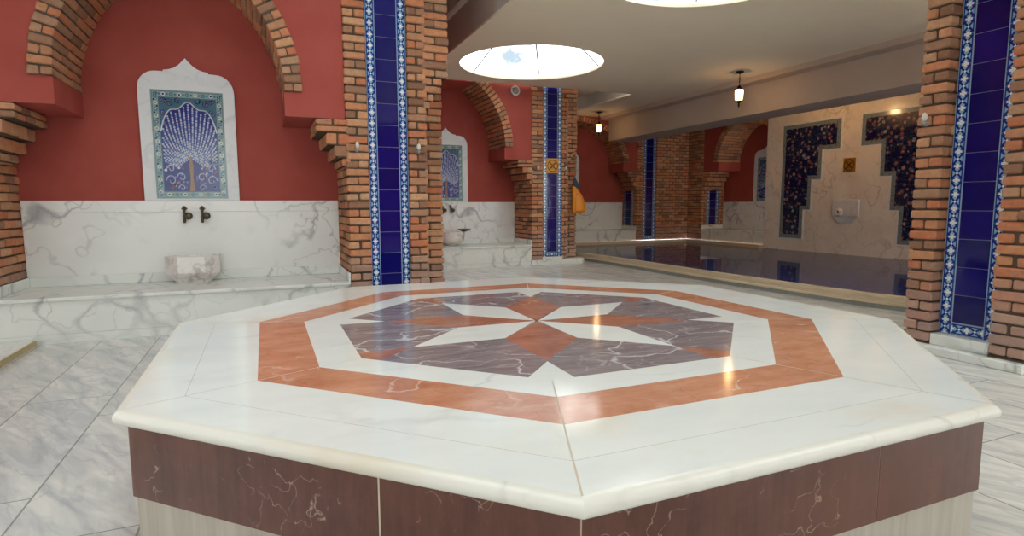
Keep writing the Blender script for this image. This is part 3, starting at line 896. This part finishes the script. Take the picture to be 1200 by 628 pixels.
# ------------------------------------------------------------------ pool
rim_o = [(5.42,11.83), (5.42,10.4), (5.62,9.9), (5.70,9.3), (5.71,8.6), (5.71,7.7), (5.705,6.8), (5.71,5.9), (5.73,5.2), (5.755,4.6), (5.80,4.1), (5.90,3.65), (6.10,3.2), (6.45,2.85), (6.95,2.65), (9.93,2.65)]
def offs(pts, d):
    out = []
    for i, p in enumerate(pts):
        a = Vector(pts[max(i-1,0)]); b = Vector(pts[min(i+1,len(pts)-1)]); t = (b-a).normalized(); n = Vector((-t.y, t.x))
        out.append((p[0]+n.x*d, p[1]+n.y*d))
    return out
pool = thing('swimming_pool', 'dark blue indoor pool with raised beige stone rim', 'pool', (7.8,7.5,0))
ZW = .138
rim_i = offs(rim_o, .09)
def strip_wall(mb, outer, inner, z0, z1, m):
    n = len(outer)
    V = [[mb.p((*outer[i], z0)), mb.p((*outer[i], z1)), mb.p((*inner[i], z1)), mb.p((*inner[i], z0))] for i in range(n)]
    for a, b in zip(V, V[1:]):
        for i in range(4): mb.face([a[i], b[i], b[(i+1)%4], a[(i+1)%4]], m)
    mb.face(V[0], m); mb.face(V[-1][::-1], m)
mb = MB(); strip_wall(mb, rim_o, rim_i, 0.001, .05, 0); mb.build('rim_base', M['darkrim'], pool)
mb = MB(); strip_wall(mb, offs(rim_o, -.012), offs(rim_o, .085), .05, .074, 0); strip_wall(mb, offs(rim_o, .006), offs(rim_o, .085), .075, .118, 0); strip_wall(mb, offs(rim_o, -.008), rim_i, .119, .146, 0); mb.build('rim_coping', M['stonerim'], pool)
inner = offs(rim_o, .091)
wp = inner + [(9.925, 2.7), (9.925, 9.43), (9.96, 9.45), (9.96, 11.83)]
mb = MB(); mb.poly([(x, y, ZW) for x, y in wp]); wt = mb.build('water', M['water'], pool)
mb = MB()
base = [mb.p((x, y, -1.1)) for x, y in wp]; topv = [mb.p((x, y, ZW-.004)) for x, y in wp]
mb.face(base)
for i in range(len(wp)): mb.face([base[i], base[(i+1)%len(wp)], topv[(i+1)%len(wp)], topv[i]])
mb.build('basin', M['poolwall'], pool, recalc=False)
mb = MB()
mb.box(5.44, 8.43, 11.80, 11.99, -.5, .2, 0, .01); mb.box(8.43, 9.985, 11.80, 11.985, -.5, .2, 0, .01); mb.box(9.80, 9.985, 9.44, 11.80, -.5, .2, 0, .01)
mb.build('far_ledge', M['stonerim'], pool)

# ------------------------------------------------------------------ fountain wall
mb = MB(); mb.box(9.93, 10.05, 2.3, 9.44, -.2, 3.245, 0); struct(mb, 'wall_fountain', M['marble_fount'], 'white veined marble wall with stepped tile panels above the pool')
def zigzag(sgn, label):
    t = thing('stepped_tile_panel', label, 'tile panel', (9.93, 7.5 + sgn*1.1, .4), 'stepped floral tile panels')
    st = [(.39, .97), (.963, .79), (1.56, .59), (2.118, .208)]     # (z start, inner offset)
    outl = [(1.51, .39)]
    z = [.39, .97, 1.56, 2.118, 2.662]; inn = [.965, .80, .59, .208]
    def outline(g):
        pts = [(1.51-g, z[0]+g), (1.51-g, z[4]-g)]
        pts += [(inn[3]+g, z[4]-g), (inn[3]+g, z[3]+g), (inn[2]+g, z[3]+g), (inn[2]+g, z[2]+g), (inn[1]+g, z[2]+g), (inn[1]+g, z[1]+g), (inn[0]+g, z[1]+g), (inn[0]+g, z[0]+g)]
        return pts
    mb = MB(); mb.prism([(9.93-.012, 7.5+sgn*a, b) for a, b in outline(-.03)], (.013,0,0)); mb.build('marble_edging', M['marble_frame'], t)
    mb = MB(); mb.prism([(9.93-.016, 7.5+sgn*a, b) for a, b in outline(0)], (.0038,0,0)); mb.build('border', M['edge'], t)
    mb = MB(); mb.prism([(9.93-.019, 7.5+sgn*a, b) for a, b in outline(.075)], (.0028,0,0)); mb.build('tile_field', M['floral'], t)
zigzag(1, 'left stepped dark floral tile panel on the marble wall above the pool'); zigzag(-1, 'right stepped dark floral tile panel beside the near brick column')
t = thing('wall_spout', 'carved marble water spout block low on the marble wall above the pool', 'spout', (9.93, 7.5, .95))
mb = MB(); mb.box(9.885, 9.929, 7.25, 7.79, .84, 1.16, 0, .012); mb.prism([(9.885,7.30,.84), (9.885,7.74,.84), (9.905,7.64,.72), (9.905,7.40,.72)], (.024,0,0)); mb.build('back_block', M['marble_frame'], t)
mb = MB(lambda x, y, z: (9.885 - z, 7.62 + x, .93 + y)); mb.lathe([(.075,-.01), (.08,.02), (.06,.05), (.045,.07), (.03,.07), (.026,.03)], (0,0,0), 16, 'z'); mb.build('mouth', M['basin'], t)
mb = MB(lambda x, y, z: (9.885 - z, 7.62 + x, .93 + y)); mb.lathe([(.024,.031), (.024,.036)], (0,0,0), 12, 'z'); mb.build('hole', M['black'], t)

def sign(f, P, label, face):
    t = thing('pictogram_sign', label, 'sign', P, 'square pictogram signs')
    mb = MB(f); mb.box(-.122, .122, 0, .012, -.13, .13, 0, .012); mb.build('plate', face, t)
    mb = MB(f); n = 40
    for r0, r1 in ((.093, .105),):
        for i in range(n):
            a, b = 2*PI*i/n, 2*PI*(i+1)/n
            mb.prism([(r0*math.cos(a), -.002, r0*math.sin(a)), (r1*math.cos(a), -.002, r1*math.sin(a)), (r1*math.cos(b), -.002, r1*math.sin(b)), (r0*math.cos(b), -.002, r0*math.sin(b))], (0,.0018,0))
    for s_ in (1, -1):
        d = .068
        mb.prism([(-d-.006, -.0025-.0004*s_, -s_*d+s_*.006), (-d+.006, -.0025-.0004*s_, -s_*d-s_*.006), (d+.006, -.0025-.0004*s_, s_*d-s_*.006), (d-.006, -.0025-.0004*s_, s_*d+s_*.006)], (0,.002,0))
    # small swimmer-like strokes
    mb.box(-.03, .012, -.0028, -.0008, -.045, -.036); mb.box(.0, .05, -.0028, -.0008, .03, .038)
    mb.build('pictogram', M['black'], t)
sign(lambda x, y, z: (4.785+x, 9.395+y, 1.775+z), (4.785, 9.395, 1.775), 'yellow square sign with black circle and cross on the tile strip', M['yellowsign'])
sign(lambda x, y, z: (9.916+y, 7.506-x, 1.788+z), (9.916, 7.506, 1.788), 'dull gold square sign between the stepped panels on the marble wall', M['goldsign'])

# ------------------------------------------------------------------ pendant lanterns
def lantern(x, y, ztop, label, power=4):
    t = thing('pendant_lantern', label, 'lamp', (x, y, ztop), 'hanging lanterns')
    f = lambda a, b, c: (x+a, y+b, ztop+c)
    mb = MB(f); mb.lathe([(.062,-.001), (.062,-.012), (.05,-.022), (.02,-.03), (.008,-.04)], n=20); mb.build('ceiling_rose', M['darkmetal'], t)
    mb = MB(f); mb.tube([(0,0,-.03), (0,0,-.215)], .005)
    for i in range(3): 
        zc = -.10 - i*.03; mb.tube([(.011*math.cos(a), 0 if i % 2 else .011*math.cos(a)*0, zc + .016*math.sin(a)) for a in [k*PI/6 for k in range(13)]], .0025, 5)
    mb.build('chain', M['darkmetal'], t)
    mb = MB(f); mb.lathe([(.008,-.205), (.02,-.215), (.028,-.235), (.052,-.262), (.075,-.272), (.073,-.278), (.03,-.272)], n=6, smooth=False); mb.build('cap', M['darkmetal'], t)
    mb = MB(f)
    mb.lathe([(.064,-.278), (.066,-.33), (.058,-.41), (.050,-.445)], n=6, smooth=False); g = mb.build('lantern_glass', M['lampglass'], t)
    mb = MB(f)
    for k in range(6):
        a = k*PI/3
        mb.tube([(r*math.cos(a), r*math.sin(a), z) for r, z in ((.067,-.276), (.069,-.33), (.061,-.41), (.053,-.447))], .004, 5)
    mb.lathe([(.054,-.444), (.054,-.452), (.03,-.468), (.012,-.48), (.012,-.50), (.018,-.512), (.010,-.53), (.002,-.55)], n=10); mb.build('cage', M['darkmetal'], t)
    mb = MB(f); mb.lathe([(.008,-.29), (.014,-.305), (.024,-.335), (.026,-.355), (.018,-.378), (.003,-.388)], n=12); mb.build('bulb', M['bulb'], t)
    ld = bpy.data.lights.new('lantern_light', 'POINT'); ld.energy = power; ld.color = (1,.62,.30); ld.shadow_soft_size = .03
    lo = bpy.data.objects.new('lantern_light', ld); COL.objects.link(lo); lo.location = (0, 0, -.40); lo.parent = t
lantern(6.89, 7.15, 3.128, 'lit hanging lantern nearest, in front of the ceiling beam', 3)
lantern(6.94, 11.37, 3.128, 'lit hanging lantern farthest, in front of the dark arch', 2.2)
lantern(6.89, 2.93, 3.128, 'lit hanging lantern hidden behind the near right column', 8)
lantern(8.6, 4.3, 3.248, 'lit hanging lantern over the pool behind the beam, nearest the viewer', 18)  # unseen lantern added to give the pool hall warm fill light
lantern(8.6, 7.6, 3.248, 'lit hanging lantern over the pool behind the beam, farther from the viewer', 16)  # second added lantern, out of sight, warms the fountain wall

# ------------------------------------------------------------------ small things
t = thing('hammam_bowl', 'small dark metal bowl resting on the rim of the round basin', 'bowl', (3.22, 9.78, .615))
mb = MB(lambda x, y, z: (3.245+x, 9.80+y, .616+z)); mb.lathe([(.035,0), (.05,.004), (.085,.028), (.118,.045), (.12,.05), (.112,.048), (.08,.034), (.02,.012)], n=20); mb.build('dish', M['copper'], t)
mb = MB(lambda x, y, z: (3.245+x, 9.80+y, .616+z)); mb.lathe([(.02,.0125), (.016,.022), (.002,.026)], n=12); mb.build('boss', M['copper'], t)
t = thing('rescue_float', 'orange plastic float hanging on the brick column beside the pool', 'float', (5.37, 9.59, 1.5))
mb = MB()
sec = [(.93,.028,.10), (.945,.05,.128), (.985,.056,.135), (1.06,.056,.132), (1.16,.055,.122), (1.25,.052,.10), (1.33,.045,.066), (1.39,.036,.04), (1.42,.02,.022)]
rings = []
for z, dy, dx in sec:
    cx = 5.272 + dx
    rings.append([mb.p((cx + dx*math.copysign(abs(math.cos(a))**.6, math.cos(a)), 9.545 + dy*math.copysign(abs(math.sin(a))**.6, math.sin(a)), z)) for a in [2*PI*k/20 for k in range(20)]])
for A, B in zip(rings, rings[1:]):
    for i in range(20): mb.face([A[i], A[(i+1)%20], B[(i+1)%20], B[i]], 0, None, 0, True)
mb.face(rings[0][::-1]); mb.face(rings[-1]); mb.build('shell', M['orange'], t)
mb = MB(); mb.tube([(5.31,9.487,.975), (5.315,9.485,1.2), (5.33,9.49,1.3), (5.40,9.483,1.27), (5.47,9.487,1.2), (5.49,9.487,1.0), (5.40,9.483,.97), (5.31,9.487,.975)], .008, 6); mb.build('moulded_rib', M['orange'], t)
mb = MB(); mb.prism([(5.29,9.53,1.39), (5.335,9.53,1.40), (5.43,9.53,1.31), (5.40,9.53,1.47), (5.33,9.53,1.57), (5.29,9.53,1.57)], (0,.02,0)); mb.build('strap', M['strap'], t)
t = thing('wall_speaker', 'round grey wall speaker high on the red wall under the skylight', 'speaker', (4.06, 9.41, 3.035))
f = lambda x, y, z: (4.06+x, 9.411+y, 3.03+z)
mb = MB(f); mb.lathe([(.085,0), (.085,-.03), (.075,-.045), (.066,-.045), (.06,-.035)], n=28, axis='y'); mb.build('ring', M['whiteplastic'], t)
mb = MB(f); mb.lathe([(.059,-.034), (.04,-.048), (.015,-.055), (.001,-.056)], n=24, axis='y'); mb.build('grille', M['greyplastic'], t)

# ------------------------------------------------------------------ floor, ceiling, walls
def poly_with_holes(name, outer, holes, z0, z1, mats, label, cat):
    bm = bmesh.new()
    loops = []
    edges = []
    for pts in [outer] + holes:
        vs = [bm.verts.new((x, y, z0)) for x, y in pts]
        for i in range(len(vs)): edges.append(bm.edges.new((vs[i], vs[(i+1) % len(vs)])))
    bmesh.ops.triangle_fill(bm, edges=edges, use_beauty=True)
    r = bmesh.ops.extrude_face_region(bm, geom=bm.faces[:])
    for v in r['geom']:
        if isinstance(v, bmesh.types.BMVert): v.co.z = z1
    bmesh.ops.recalc_face_normals(bm, faces=bm.faces[:])
    me = bpy.data.meshes.new(name); bm.to_mesh(me); bm.free(); me.materials.append(mats)
    o = bpy.data.objects.new(name, me); COL.objects.link(o); o['kind'] = 'structure'; o['label'] = label; o['category'] = cat; o['_base'] = (0,0,0)
    return o
fl_out = [(-4.2,-4), (12,-4), (12,2.60), (9.95,2.60)] + [(x, y) for x, y in offs(rim_o, .02)[::-1]] + [(5.42,13.2), (-4.2,13.2)]
fl = poly_with_holes('floor', fl_out, [], -.1, 0, M['floor'], 'white and blue-grey veined marble floor', 'floor')
circ = lambda cx, cy, r, n=72: [(cx + r*math.cos(2*PI*i/n), cy + r*math.sin(2*PI*i/n)) for i in range(n)]
SK = [(3.703, 7.966), (3.70, 4.15), (3.70, .33)]
poly_with_holes('ceiling', [(2.4,-4), (7.36,-4), (7.36,12.0), (6.42,12.0), (6.42,9.37), (2.4,9.37)], [circ(x, y, 1.05) for x, y in SK], 3.13, 3.155, M['ceil'], 'beige ceiling slab with round skylights', 'ceiling')
mb = MB()
mb.box(6.42, 6.50, 9.39, 12.7, 3.157, 3.40); mb.box(2.4, 2.44, -4, 9.35, 3.157, 3.56)
struct(mb, 'trim_1', M['ceilgrey'], 'grey fascia edge of the ceiling slab', 'trim')
mb = MB(); mb.box(5.41, 6.5, 9.375, 13.0, 3.402, 3.44); mb.box(1.5, 5.46, 9.385, 13.0, 3.202, 3.24); mb.box(5.41, 5.46, 9.385, 13.0, 3.242, 3.401); mb.box(8.24, 11.2, 2.2, 13, 3.25, 3.37); mb.box(7.36, 8.3, -4, 13, 3.38, 3.42); mb.box(6.42, 7.36, 12.0, 13, 3.13, 3.30); mb.box(7.36, 12, -4, 2.2, 3.135, 3.25)
struct(mb, 'ceiling_recess', M['ceil'], 'upper ceiling above the bays and far side of the pool', 'ceiling')
mb = MB()
mb.box(7.36, 7.59, -4, 11.985, 3.05, 3.305); mb.box(7.59, 8.24, -4, 11.985, 2.575, 3.376)
struct(mb, 'trim_2', M['beam'], 'long beige ceiling beam with cornice above the pool', 'beam')
# round skylights
for i, (cx, cy) in enumerate(SK):
    root = thing('window_%d' % (i+1), ['round glazed skylight with ribs above the middle bay', 'round skylight cut off by the top edge of the picture', 'round skylight behind the viewer'][i], 'skylight', (cx, cy, 3.156)); root['kind'] = 'structure'
    f = lambda x, y, z: (cx+x, cy+y, z)
    mb = MB(f)
    n = 72
    ri = [[mb.p((r*math.cos(2*PI*k/n), r*math.sin(2*PI*k/n), z)) for k in range(n)] for r, z in ((1.085,3.1555), (1.105,3.20), (1.16,3.20), (1.16,3.1555))]
    for q in range(4):
        for k in range(n): mb.face([ri[q][k], ri[q][(k+1)%n], ri[(q+1)%4][(k+1)%n], ri[(q+1)%4][k]])
    mb.build('curb', M['ceilhigh'], root)
    mb = MB(f); N = 6; prof = [(1.12,3.203), (.76,3.49), (.40,3.78), (.03,4.07)]
    for k in range(N):
        a = 2*PI*(k - .025)/N
        mb.tube([(r*math.cos(a), r*math.sin(a), z) for r, z in prof], .011, 6)
    mb.build('ribs', M['frame_steel'], root)
    mb = MB(f)
    for (r0, z0), (r1, z1) in zip(prof, prof[1:]):
        for k in range(N):
            a, b = 2*PI*(k-.025)/N, 2*PI*(k+.975)/N
            mb.poly([(r0*math.cos(a), r0*math.sin(a), z0), (r0*math.cos(b), r0*math.sin(b), z0), (r1*math.cos(b), r1*math.sin(b), z1), (r1*math.cos(a), r1*math.sin(a), z1)])
    mb.build('glass', M['glass'], root)
# atrium roof with glazing
mb = MB()
ZR = 4.5
mb.box(-4.2, -1.7, -4, 6.5, ZR, ZR+.2); mb.box(1.5, 2.6, -4, 9.4, ZR, ZR+.2); mb.box(-1.7, 1.5, -4, -.8, ZR, ZR+.2); mb.box(-1.7, 1.5, 4.4, 9.4, ZR, ZR+.2)
struct(mb, 'ceiling_upper', M['ceilhigh'], 'upper roof around the big glazed opening above the platform', 'ceiling')
root = thing('window_4', 'large glazed roof light above the octagonal platform', 'skylight', (-.35, 1.25, ZR+.1)); root['kind'] = 'structure'
mb = MB()
for i in range(5): x = -1.7 + 3.2*i/4; mb.box(x-.03, x+.03, -.8, 4.4, ZR+.02, ZR+.12)
for i in range(4): y = -.8 + 5.2*i/3; mb.box(-1.7, 1.5, y-.025, y+.025, ZR+.03, ZR+.11)
mb.build('bars', M['frame_steel'], root)
mb = MB(); mb.box(-1.7, 1.5, -.8, 4.4, ZR+.125, ZR+.135); mb.build('glass', M['glass'], root)
mb = MB()
mb.box(2.32, 2.44, -4, 9.36, 3.57, 3.70); mb.box(2.36, 2.46, -4, 9.36, 3.71, 4.5)
struct(mb, 'trim_3', M['ceilhigh'], 'pale upper wall and cornice above the ceiling slab', 'trim')
def fill_window_wall(name, label, T, L0, L1, h, wins, z0, z1, n0, llab):  # wall out of view, its windows added to bring in fill daylight
    mb = MB(T); xs = [L0] + [v for w in wins for v in w] + [L1]
    for i in range(0, len(xs), 2): mb.box(xs[i], xs[i+1], 0, .12, 0, h)
    for a, b in wins: mb.box(a, b, 0, .12, 0, z0); mb.box(a, b, 0, .12, z1, h)
    struct(mb, name, M['red'], label)
    for i, (a, b) in enumerate(wins):
        r = thing('window_%d' % (n0+i), llab % ('first', 'second', 'third', 'fourth')[i], 'window', T((a+b)/2, .06, z0)); r['kind'] = 'structure'
        mb = MB(T)
        for x0, x1 in ((a, a+.06), ((a+b)/2-.03, (a+b)/2+.03), (b-.06, b)): mb.box(x0, x1, .03, .09, z0, z1)
        for u0, u1 in ((a+.06, (a+b)/2-.03), ((a+b)/2+.03, b-.06)): mb.box(u0, u1, .03, .09, z0, z0+.06); mb.box(u0, u1, .03, .09, z1-.06, z1)
        mb.build('window_frame', M['frame_steel'], r)
        mb = MB(T); mb.box(a+.06, b-.06, .055, .063, z0+.06, z1-.06); mb.build('glass', M['glass'], r)
fill_window_wall('wall_behind', 'red wall with tall windows behind the viewer', lambda x, y, z: (x, -4 - y, z), -4.2, 12, 4.6, [(-3.4,-.4), (.0,2.3), (4.2,7.4), (8,11.4)], .5, 2.9, 5, '%s tall window from the left behind the viewer')  # unseen windows added to raise the ambient light from behind
fill_window_wall('wall_outer', 'red wall with tall windows left of the viewer', lambda x, y, z: (-4.2 - y, x, z), -4, 6.5, 4.6, [(-3,-.4), (.4,3.0)], .5, 2.9, 9, '%s tall window left of the viewer')  # added windows out of view, light crosses to the fountain wall
mb = MB(); mb.box(-4.2, -2.72, 5.58, 5.7, 0, 4.6); struct(mb, 'wall_corner', M['red'], 'red wall stub left of the cut off column')
mb = MB(); mb.box(1.48, 1.70, 6.5, 10.3, 0, 4.5); mb.box(1.70, 2.5, 9.40, 9.5, 3.205, 4.5); mb.box(4.45, 4.95, 10.25, 12.7, 0, 3.20); struct(mb, 'wall_cross', M['red'], 'red cross walls between the bays')
mb = MB(); mb.box(9.95, 12, 2.2, 2.62, 0, 3.2); struct(mb, 'wall_near_right', M['red'], 'red wall beyond the near right column')
fill_window_wall('wall_side', 'red wall with tall windows right of the viewer', lambda x, y, z: (12 + y, x, z), -4, 2.62, 3.2, [(-3.6,-1), (-.6,1.9)], .4, 2.9, 11, '%s tall window right of the viewer')  # added windows out of view, to brighten the hall and ceiling
# raised floor strip at far left
mb = MB(); mb.box(-4.2, -1.70, -4, 5.545, .001, .045, 0, .004); mb.box(-1.70, -1.687, -4, 5.545, .001, .046, 1)
struct(mb, 'floor_step', [M['marble_bench'], M['stepedge']], 'low raised marble strip with worn beige edge at the left', 'step')

# ------------------------------------------------------------------ world, camera
w = bpy.data.worlds.new('sky'); sc.world = w; w.use_nodes = True; nt = w.node_tree
bg = nt.nodes['Background']
tc = nt.nodes.new('ShaderNodeTexCoord'); no = nt.nodes.new('ShaderNodeTexNoise'); no.inputs['Scale'].default_value = 7; no.inputs['Detail'].default_value = 6
nt.links.new(tc.outputs['Generated'], no.inputs['Vector'])
cr_ = nt.nodes.new('ShaderNodeValToRGB'); cr_.color_ramp.elements[0].position = .48; cr_.color_ramp.elements[0].color = (.095,.115,.132,1)
cr_.color_ramp.elements[1].position = .58; cr_.color_ramp.elements[1].color = (1,.995,.965,1)
nt.links.new(no.outputs['Fac'], cr_.inputs[0]); nt.links.new(cr_.outputs[0], bg.inputs['Color'])
bg.inputs['Strength'].default_value = 4.0

cam = bpy.data.cameras.new('camera'); co = bpy.data.objects.new('camera', cam); COL.objects.link(co)
cam.sensor_width = 36; cam.sensor_fit = 'HORIZONTAL'; cam.lens = 679.54/1200*36; cam.clip_start = .05
p_, r_, y_ = .1085954, -.003571, .401420
fwd = Vector((math.sin(y_), math.cos(y_), 0)); rt = Vector((math.cos(y_), -math.sin(y_), 0)); up = Vector((0,0,1))
f2 = fwd*math.cos(p_) - up*math.sin(p_); u2 = up*math.cos(p_) + fwd*math.sin(p_)
r3 = rt*math.cos(r_) + u2*math.sin(r_); u3 = u2*math.cos(r_) - rt*math.sin(r_)
m = Matrix((( r3.x, u3.x, -f2.x, 0), (r3.y, u3.y, -f2.y, 0), (r3.z, u3.z, -f2.z, 1.085), (0,0,0,1)))
co.matrix_world = m
sc.camera = co
vs = sc.view_settings
sc.display_settings.display_device = 'sRGB'
vs.view_transform = 'Standard'; vs.look = 'None'; vs.exposure = .9; vs.gamma = 1; vs.use_curve_mapping = False
for o in bpy.data.objects:
    if '_base' in o: del o['_base']
